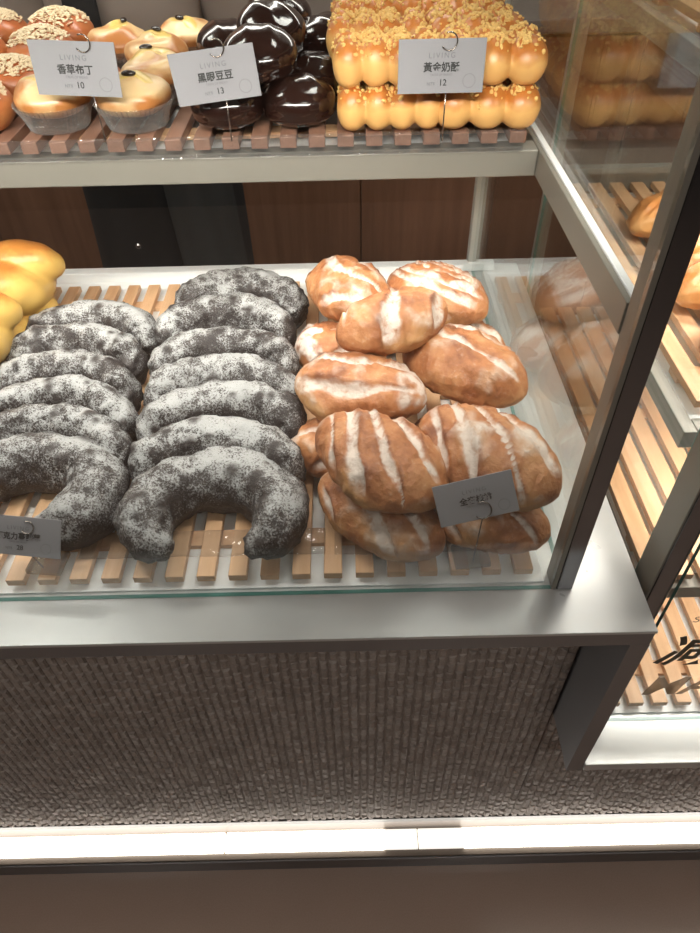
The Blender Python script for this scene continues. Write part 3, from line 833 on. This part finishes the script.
# almond buns
def almond():
    t = thing('almond_bun', (0, 0, 0))
    bm = bmesh.new(); ellipsoid(bm, (0, 0, 0), (0.043, 0.040, 0.027), 40, 28)
    for v in bm.verts:
        v.co.z = max(v.co.z, -0.020); v.co += v.co.normalized() * 0.003 * fbm(v.co, 40)
    bm.normal_update(); brown_attr(bm, lambda c, nn: max(0, min(1, 0.5 + 0.4 * nn.z)))
    bmesh.ops.translate(bm, vec=(0, 0, 0.021), verts=bm.verts)
    b = obj('bun', bm, M['almond'], t, True); f = surf(b)
    rnd = random.Random(5); bm = bmesh.new()
    for k in range(620):
        x, y = rnd.uniform(-0.038, 0.038), rnd.uniform(-0.036, 0.036)
        if (x / 0.038) ** 2 + (y / 0.036) ** 2 > rnd.uniform(0.6, 1.0): continue
        z = f(x, y)
        if z is None: continue
        mm = Matrix.Translation((x, y, z + 0.0012)) @ Matrix.Rotation(rnd.uniform(-.5, .5), 4, 'X') @ Matrix.Rotation(rnd.uniform(-.5, .5), 4, 'Y') @ Matrix.Rotation(rnd.uniform(0, 6), 4, 'Z')
        bmesh.ops.create_icosphere(bm, subdivisions=1, radius=1.0, matrix=mm @ Matrix.Diagonal((0.0036, 0.0025, 0.0010, 1)))
    c = obj('almond_flakes', bm, M['flake'], b); c['kind'] = 'stuff'
    return t
al = almond(); first = True
alm = [(-0.398, 0.806, 0, 'almond-flaked bun in shelf front row at the left edge, beside the custard buns'),
       (-0.300, 0.896, 0, 'almond-flaked bun hidden behind the upper-left price card'),
       (-0.386, 0.893, 0, 'almond-flaked bun left of the upper-left price card, second row'),
       (-0.375, 0.978, 0.25, 'almond-flaked bun in third row, above the left corner of the upper-left card'),
       (-0.460, 0.978, 0.25, 'almond-flaked bun in third row at the left photo edge'),
       (-0.372, 1.062, 0.35, 'rear almond-flaked bun with glossy tawny side, next to the black strip'),
       (-0.458, 1.062, 0.35, 'rear almond-flaked bun in the upper left corner of the photo')]
for i, (x, y, lv, lab) in enumerate(alm):
    t = al if first else copy_tree(al); first = False
    t.location = (x, y, ZU + lv * 0.0425); t.rotation_euler = (0, 0, i * 1.3)
    tag(t, lab, 'bun', 'almond-flaked buns')

# crusty rolls in the right case
def roll_bm():
    bm = loaf_bm(77, 0.085, 0.042, 0.034, 0.1, 3, 0.0)
    bm.normal_update(); brown_attr(bm, lambda c, nn: max(0, min(1, 0.5 + 0.5 * fbm(c, 30) + 0.3 * nn.z)))
    return bm
rl = None
zr = 1.0305 + 0.016 + 0.0235
rolls = [(0.468, 0.925, zr, 25, 1.0, 'long crusty roll on middle shelf, seen just left of the dark post'),
         (0.462, 0.825, zr, 20, 0.95, 'crusty roll on middle shelf, mostly behind the dark post'),
         (0.465, 0.735, zr, 20, 0.95, 'crusty roll on middle shelf, just right of the dark post'),
         (0.468, 0.650, zr, 15, 0.95, 'crusty roll on middle shelf at the right edge of the photo'),
         (0.470, 0.80, 1.3225 + 0.0395, 0, 1.0, 'crusty roll on top shelf at upper right corner of photo'),
         (0.470, 0.90, 1.3225 + 0.0395, 0, 1.0, 'crusty roll on top shelf, behind the corner one')]
for x, y, z, yaw, sc, lab in rolls:
    if rl is None: o = rl = obj('crusty_roll', roll_bm(), M['roll'], None, True)
    else: o = rl.copy(); COL.objects.link(o)
    o.location = (x, y, z); o.rotation_euler = (0, 0, math.radians(yaw)); o.scale = (sc, sc, 1)
    tag(o, lab, 'bread', 'crusty rolls in the right-hand case')

# ------------------------------------------------------------------ price cards
def price_card(loc, w, h, name, price, label, yaw=0, roll=0, tilt=-8, stem=0.03, ring=(0, 0), base_dz=None, body=None, ringr=0.0075, clip=True):
    """loc = centre of the card"""
    t = thing('price_card', loc, 0, label, 'price card', 'printed price cards on clip stands', rot=(0, 0, math.radians(yaw)))
    cd = obj('card', box(-w / 2, w / 2, -0.0006, 0.0006, -h / 2, h / 2, 0.0003), M['card'], t, rot=(math.radians(tilt), math.radians(roll), 0))
    bm = up(text_bm(name, h * 0.19, 0.00022, 0.00008), 0, -0.0009, -h * 0.02)
    if price: merge(bm, up(text_bm(price, h * 0.17, 0.00008, 0.00008), 0.002, -0.0009, -h * 0.30))
    obj('print', bm, M['ink'], cd)
    bm = up(text_bm('LIVING', h * 0.14, 0, 0.00008, 0, 1.35), 0, -0.0009, h * 0.20)
    merge(bm, up(text_bm('TASTE OF BREAD', h * 0.06, 0, 0.00008), 0, -0.0009, -h * 0.15))
    if price: merge(bm, up(text_bm('NT$', h * 0.09, 0.00005, 0.00008), -0.0095, -0.0009, -h * 0.32))
    # faint round stamp bottom right
    rg = [(w * 0.33 + h * 0.13 * math.cos(a * PI / 12), -0.0009, -h * 0.27 + h * 0.13 * math.sin(a * PI / 12)) for a in range(25)]
    for a in range(24):
        p, q = Vector(rg[a]), Vector(rg[a + 1]); d = (q - p).normalized(); nn = Vector((-d.z, 0, d.x)) * 0.00018
        bm.faces.new([bm.verts.new(v) for v in (p - nn, q - nn, q + nn, p + nn)])
    obj('small_print', bm, M['ink_grey'], cd)
    rx_, rz_ = ring
    pts = [(rx_ + ringr * math.sin(a) , -0.0022, rz_ + ringr * math.cos(a)) for a in [i * 2 * PI / 28 * 0.72 - 0.4 for i in range(29)]]
    obj('clip_ring', sweep(bmesh.new(), pts, 0.0007, 8), M['wire'], cd, True)
    zb = (ZB if loc[2] < 1.2 else ZU) - loc[2] - 0.0002
    bt = 0.007 if base_dz is not None else 0.0
    p0 = Matrix.Rotation(math.radians(roll), 3, 'Y') @ Vector((rx_, 0, -h * 0.42)); p0 = Matrix.Rotation(math.radians(tilt), 3, 'X') @ p0
    obj('stem', sweep(bmesh.new(), [(p0.x, p0.y + 0.0016, p0.z), (p0.x, max(p0.y, -0.004) + 0.0030, zb + bt)], 0.0007, 8), M['wire'], t, True)
    if base_dz is not None:
        obj('base', box(p0.x - 0.019, p0.x + 0.019, -0.006, 0.024, zb, zb + bt, 0.0012), M['acrylic'], t)
    return t
price_card((0.0955, 0.733, 1.3125), 0.083, 0.046, '黃金奶酥', '12', 'price card reading 黃金奶酥 12 in front of golden crumble breads', 0, 0, -4, 0.038, (0.006, 0.021))
price_card((-0.2590, 0.748, 1.3140), 0.084, 0.047, '香草布丁', '10', 'price card reading 香草布丁 10 above the custard buns', -4, 2, -6, 0.044, (0.012, 0.022))
price_card((-0.1240, 0.746, 1.3060), 0.083, 0.046, '黑眼豆豆', '13', 'tilted price card reading 黑眼豆豆 13 over the glossy chocolate buns', 4, -5, -4, 0.038, (0.006, 0.023))
price_card((0.1195, 0.4445, 1.014), 0.077, 0.042, '全麥核桃', None, 'price card reading 全麥核桃 leaning before the floured walnut loaves', 4, -13, -32, 0.062, (0.004, -0.012), 1, ringr=0.0085)
price_card((-0.340, 0.450, 0.968), 0.088, 0.041, '巧克力蔓越莓', '28', 'price card reading 巧克力 at the lower left, in front of the chocolate crescents', -6, 3, -36, 0.030, (0.010, 0.010), 1, ringr=0.0065)

# ------------------------------------------------------------------ clear plastic sheets and shelf lip
def sheet_bm(x0, x1, y0, y1, z, amp, seed, nx=60, ny=24, curl=0.0):
    bm = bmesh.new(); g = []
    for j in range(ny + 1):
        r = []
        for i in range(nx + 1):
            x = x0 + (x1 - x0) * i / nx; y = y0 + (y1 - y0) * j / ny
            zz = z + amp * (fbm((x, y, seed), 28) + 0.5 * fbm((x, y, seed + 3), 80)) + amp
            e = max(0, 1 - j / 3.0)
            zz += curl * e * (0.6 + 0.6 * fbm((x, 0, seed), 40))
            r.append(bm.verts.new((x, y, zz)))
        g.append(r)
    for j in range(ny):
        for i in range(nx): bm.faces.new((g[j][i], g[j][i + 1], g[j + 1][i + 1], g[j + 1][i]))
    return baked(bm, [('SOLIDIFY', dict(thickness=0.0003))])
o = obj('plastic_sheet', sheet_bm(-0.02, 0.188, 0.460, 0.50, ZB - 0.0003, 0.0012, 2, curl=0.004), M['plastic'], None, True)
tag(o, 'clear crinkled plastic sheet on the slats under the front walnut loaves', 'plastic sheet', 'clear plastic liners')
o = obj('plastic_sheet', sheet_bm(-0.30, -0.03, 0.462, 0.50, ZB - 0.0003, 0.0010, 5, curl=0.003), M['plastic'], None, True)
tag(o, 'clear plastic sheet on the slats under the front right chocolate crescent', 'plastic sheet', 'clear plastic liners')
o = obj('shelf_liner', bx(box(-0.99, 0.19, 0.7490, 0.7505, 1.2265, 1.2480, 0.0003), -0.99, 0.19, 0.7506, 0.7560, 1.2265, 1.2280), M['plastic'])
tag(o, 'clear acrylic lip running along the front edge of the upper shelf', 'shelf lip')

# ------------------------------------------------------------------ person behind the case
def skin_mesh(verts, edges, radii, sub=2, root=0):
    me = bpy.data.meshes.new('sk'); me.from_pydata(verts, edges, [])
    o = bpy.data.objects.new('sk', me); COL.objects.link(o)
    m = o.modifiers.new('s', 'SKIN'); m.use_smooth_shade = True
    sv = me.skin_vertices[0].data
    for i, r in enumerate(radii): sv[i].radius = r if isinstance(r, tuple) else (r, r)
    sv[root].use_root = True
    ss = o.modifiers.new('d', 'SUBSURF'); ss.levels = sub; ss.render_levels = sub
    dg = bpy.context.evaluated_depsgraph_get()
    out = bpy.data.meshes.new_from_object(o.evaluated_get(dg))
    bm = bmesh.new(); bm.from_mesh(out)
    bpy.data.objects.remove(o); bpy.data.meshes.remove(me); bpy.data.meshes.remove(out)
    return bm
pe = thing('person', (-0.385, 1.47, 0), 0, 'person in black apron and taupe shirt standing behind the left display case', 'person')
J = [(0, 0, 0.93), (0, 0, 1.08), (0, -0.01, 1.25), (0, 0, 1.40), (0, 0.0, 1.455), (0, -0.01, 1.52), (0, -0.015, 1.59), (0, -0.01, 1.65),
     (-0.08, 0, 0.88), (-0.085, 0.01, 0.50), (-0.09, 0.03, 0.09), (-0.095, -0.09, 0.035),
     (0.08, 0, 0.88), (0.085, 0.01, 0.50), (0.09, 0.03, 0.09), (0.095, -0.09, 0.035),
     (-0.155, 0, 1.385), (-0.195, 0.02, 1.12), (-0.08, -0.16, 1.07), (-0.045, -0.185, 1.07),
     (0.155, 0, 1.385), (0.195, 0.02, 1.12), (0.08, -0.16, 1.07), (0.045, -0.185, 1.07)]
E_ = [(0, 1), (1, 2), (2, 3), (3, 4), (4, 5), (5, 6), (6, 7), (0, 8), (8, 9), (9, 10), (10, 11), (0, 12), (12, 13), (13, 14), (14, 15),
      (3, 16), (16, 17), (17, 18), (18, 19), (3, 20), (20, 21), (21, 22), (22, 23)]
Rr = [(.13, .10), (.115, .09), (.13, .10), (.10, .08), .052, (.076, .088), (.088, .100), (.062, .078),
      .078, .052, .036, .03, .078, .052, .036, .03, .052, .040, .028, .026, .052, .040, .028, .026]
body = obj('body', skin_mesh(J, E_, Rr), M['skin'], pe, True)
# fingers
for sx in (-1, 1):
    bm = bmesh.new()
    for k, (dz, ln_) in enumerate(((0.022, .062), (0.008, .068), (-0.006, .064), (-0.020, .052))):
        a = Vector((sx * 0.045, -0.185, 1.07 + dz)); b_ = a + Vector((-sx * ln_ * 0.55, -0.018, -0.004)); c = b_ + Vector((-sx * ln_ * 0.4, 0.016, -0.006))
        sweep(bm, [a, b_, c], [0.0085, 0.008, 0.006], 10)
    sweep(bm, [Vector((sx * 0.06, -0.18, 1.09)), Vector((sx * 0.035, -0.205, 1.112)), Vector((sx * 0.012, -0.205, 1.115))], [0.010, 0.009, 0.007], 10)
    obj('fingers', bm, M['skin'], pe, True)
# face features and hair
bm = bmesh.new(); ellipsoid(bm, (0, -0.112, 1.565), (0.012, 0.018, 0.020)); obj('nose', bm, M['skin'], pe, True)
for sx in (-1, 1):
    bm = bmesh.new(); ellipsoid(bm, (sx * 0.030, -0.098, 1.590), (0.013, 0.008, 0.007)); obj('eye', bm, M['hair'], pe, True)
    bm = bmesh.new(); ellipsoid(bm, (sx * 0.086, 0.0, 1.575), (0.008, 0.018, 0.030)); obj('ear', bm, M['skin'], pe, True)
bm = bmesh.new(); ellipsoid(bm, (0, -0.096, 1.525), (0.022, 0.008, 0.005)); obj('mouth', bm, simple('lips', (0.4, 0.15, 0.13), 0.5), pe, True)
bm = bmesh.new(); ellipsoid(bm, (0, 0.016, 1.622), (0.094, 0.104, 0.088), 32, 24); obj('hair', bm, M['hair'], pe, True)
# clothes
J2 = [(0, 0, 0.95), (0, 0, 1.08), (0, -0.01, 1.25), (0, 0, 1.395), (-0.158, 0, 1.385), (-0.198, 0.02, 1.12), (-0.11, -0.12, 1.082), (0.158, 0, 1.385), (0.198, 0.02, 1.12), (0.11, -0.12, 1.082)]
E2 = [(0, 1), (1, 2), (2, 3), (3, 4), (4, 5), (5, 6), (3, 7), (7, 8), (8, 9)]
R2 = [(.150, .115), (.140, .105), (.150, .115), (.115, .09), .064, .052, .040, .064, .052, .040]
obj('shirt', skin_mesh(J2, E2, R2), M['taupe_cloth'], pe, True)
bm = bmesh.new()
sweep(bm, [Vector((0, 0, z)) for z in (1.02, 0.95, 0.88, 0.80)], [.138, .145, .150, .130], 32, True, (1.0, 0.80))
for sx in (-1, 1):
    sweep(bm, [Vector((sx * 0.078, 0, 0.86)), Vector((sx * 0.084, 0.005, 0.68)), Vector((sx * 0.088, 0.01, 0.50)), Vector((sx * 0.09, 0.02, 0.30)), Vector((sx * 0.092, 0.03, 0.10))], [.088, .082, .068, .062, .056], 24)
obj('trousers', baked(bm, [('REMESH', dict(mode='VOXEL', voxel_size=0.008)), ('SMOOTH', dict(factor=0.6, iterations=6))]), M['black_cloth'], pe, True)
for sx in (-1, 1):
    bm = bmesh.new(); ellipsoid(bm, (sx * 0.093, -0.03, 0.035), (0.048, 0.13, 0.045), 24, 16)
    for v in bm.verts: v.co.z = max(0.001, v.co.z)
    obj('shoe', bm, M['shoe'], pe, True)
# apron wraps the front of the hips and thighs, with soft vertical folds
bm = bmesh.new(); g = []
for j in range(25):
    z = 1.06 - 0.58 * j / 24; row = []
    for i in range(61):
        a = math.radians(-84 + 168 * i / 60); k = j / 24
        fold = 0.006 * math.sin(a * 7 + z * 5) * k + 0.004 * fbm((a, z, 1), 3)
        row.append(bm.verts.new(((0.165 + 0.006 * k + fold) * math.sin(a), -(0.130 + 0.03 * k + fold) * math.cos(a), z)))
    g.append(row)
for j in range(24):
    for i in range(60): bm.faces.new((g[j][i], g[j][i + 1], g[j + 1][i + 1], g[j + 1][i]))
ap = obj('apron', baked(bm, [('SOLIDIFY', dict(thickness=0.003))]), M['black_cloth'], pe, True)
ap['label'] = 'long black apron'
bm = bmesh.new(); g = []                                         # grey sheet painting the light on the apron's right fold
for j in range(17):
    z = 1.0 - 0.42 * j / 16; row = []
    for i in range(13):
        a = math.radians(20 + 48 * i / 12 - 10 * (1 - j / 16)); fold = 0.004 * math.sin(i * 1.3 + z * 4)
        row.append(bm.verts.new(((0.178 + fold + 0.012 * j / 16) * math.sin(a), -(0.145 + 0.03 * j / 16 + fold) * math.cos(a), z)))
    g.append(row)
for j in range(16):
    for i in range(12): bm.faces.new((g[j][i], g[j][i + 1], g[j + 1][i + 1], g[j + 1][i]))
fold_hl = obj('apron_fold_highlight', baked(bm, [('SOLIDIFY', dict(thickness=0.003))]), M['lit_cloth'], pe, True)
bm = bmesh.new(); ellipsoid(bm, (-0.037, -0.160, 0.852), (0.006, 0.004, 0.006), 16, 12); obj('button', bm, M['button'], pe, True)
bm = bmesh.new(); bx(bm, -0.072, -0.016, -0.135, -0.125, 1.06, 1.42, 0.003); ve = obj('apron_strap', bm, M['black_cloth'], pe)

# ------------------------------------------------------------------ lights
def area(name, loc, sx, sy, power, col=(1, 0.93, 0.84), rot=(0, 0, 0), spread=180):
    l = bpy.data.lights.new(name, 'AREA'); l.shape = 'RECTANGLE'; l.size = sx; l.size_y = sy; l.energy = power; l.color = col; l.spread = math.radians(spread)
    o = bpy.data.objects.new(name, l); COL.objects.link(o); o.location = loc; o.rotation_euler = rot
    return o
W = (1.0, 0.94, 0.86)
area('case_top_light', (-0.40, 0.475, 1.445), 1.18, 0.03, 6.4, W, (math.radians(40), 0, 0), 105)
area('case_rear_light', (-0.40, 1.06, 1.440), 1.18, 0.03, 1.0, W, (math.radians(-14), 0, 0), 140)
area('shelf_light', (-0.385, 0.800, 1.192), 1.17, 0.02, 2.0, W, (math.radians(-8), 0, 0), 160)
area('right_case_top_light', (0.86, 0.50, 1.440), 1.02, 0.03, 4.5, W, (math.radians(35), 0, 0), 110)
area('right_case_upper_light', (0.88, 0.76, 1.295), 1.04, 0.02, 5.0, W, (math.radians(-5), 0, 0), 150)
area('right_case_shelf_light', (0.88, 0.57, 0.995), 1.0, 0.02, 4.0, W, (math.radians(12), 0, 0), 150)
area('right_case_low_light', (0.90, 0.54, 0.770), 1.0, 0.02, 2.4, W, (0, 0, 0))
area('plinth_strip_light', (0.20, 0.428, 0.063), 2.4, 0.018, 1.3, W, (math.radians(180), 0, 0))

# ceiling luminaires with their own glowing panels
for i, (x, y) in enumerate(((-1.2, -0.9), (0.6, -0.9), (-1.2, 1.2), (0.6, 1.2))):
    t = thing('ceiling_light', (x, y, ZC), 0, 'square recessed ceiling light above the shop', 'ceiling light', 'square ceiling lights above the frame')
    obj('housing', box(-0.32, 0.32, -0.32, 0.32, -0.02, -0.001, 0.003), M['white'], t)
    obj('diffuser', box(-0.29, 0.29, -0.29, 0.29, -0.026, -0.0205), simple('ceiling_diffuser', (0.9, 0.9, 0.9), 0.4, emit=(1, 0.95, 0.88), estr=3), t)
    area('ceiling_light_source', (x, y, ZC - 0.04), 0.58, 0.58, 5 if y < 0 else 12, (1, 0.95, 0.88))

w = bpy.data.worlds.new('World'); S.world = w; w.use_nodes = True
w.node_tree.nodes['Background'].inputs[0].default_value = (1.0, 0.95, 0.9, 1)
w.node_tree.nodes['Background'].inputs[1].default_value = 0.08

# ------------------------------------------------------------------ camera
def cam_basis(p, r, yaw):
    cy, sy = math.cos(yaw), math.sin(yaw)
    f = Vector((sy * math.cos(p), cy * math.cos(p), -math.sin(p))); right = Vector((cy, -sy, 0)); u = right.cross(f)
    return right * math.cos(r) + u * math.sin(r), -right * math.sin(r) + u * math.cos(r), f
r_, u_, f_ = cam_basis(math.radians(44.6), math.radians(-1.39), math.radians(-0.107))
cam = bpy.data.cameras.new('camera'); co = bpy.data.objects.new('camera', cam); COL.objects.link(co)
co.matrix_world = Matrix(((r_.x, u_.x, -f_.x, 0), (r_.y, u_.y, -f_.y, 0), (r_.z, u_.z, -f_.z, 1.5), (0, 0, 0, 1)))
cam.sensor_fit = 'VERTICAL'; cam.sensor_height = 36.0; cam.lens = 682.0 / 933.0 * 36.0
cam.clip_start = 0.02
S.camera = co
S.view_settings.view_transform = 'Standard'; S.view_settings.look = 'None'
S.view_settings.gamma = 1.0; S.view_settings.exposure = 0.08; S.view_settings.use_curve_mapping = False
S.cycles.use_denoising = True
S.cycles.max_bounces = 10; S.cycles.transparent_max_bounces = 24; S.cycles.diffuse_bounces = 4; S.cycles.glossy_bounces = 5
S.cycles.caustics_reflective = False; S.cycles.caustics_refractive = False
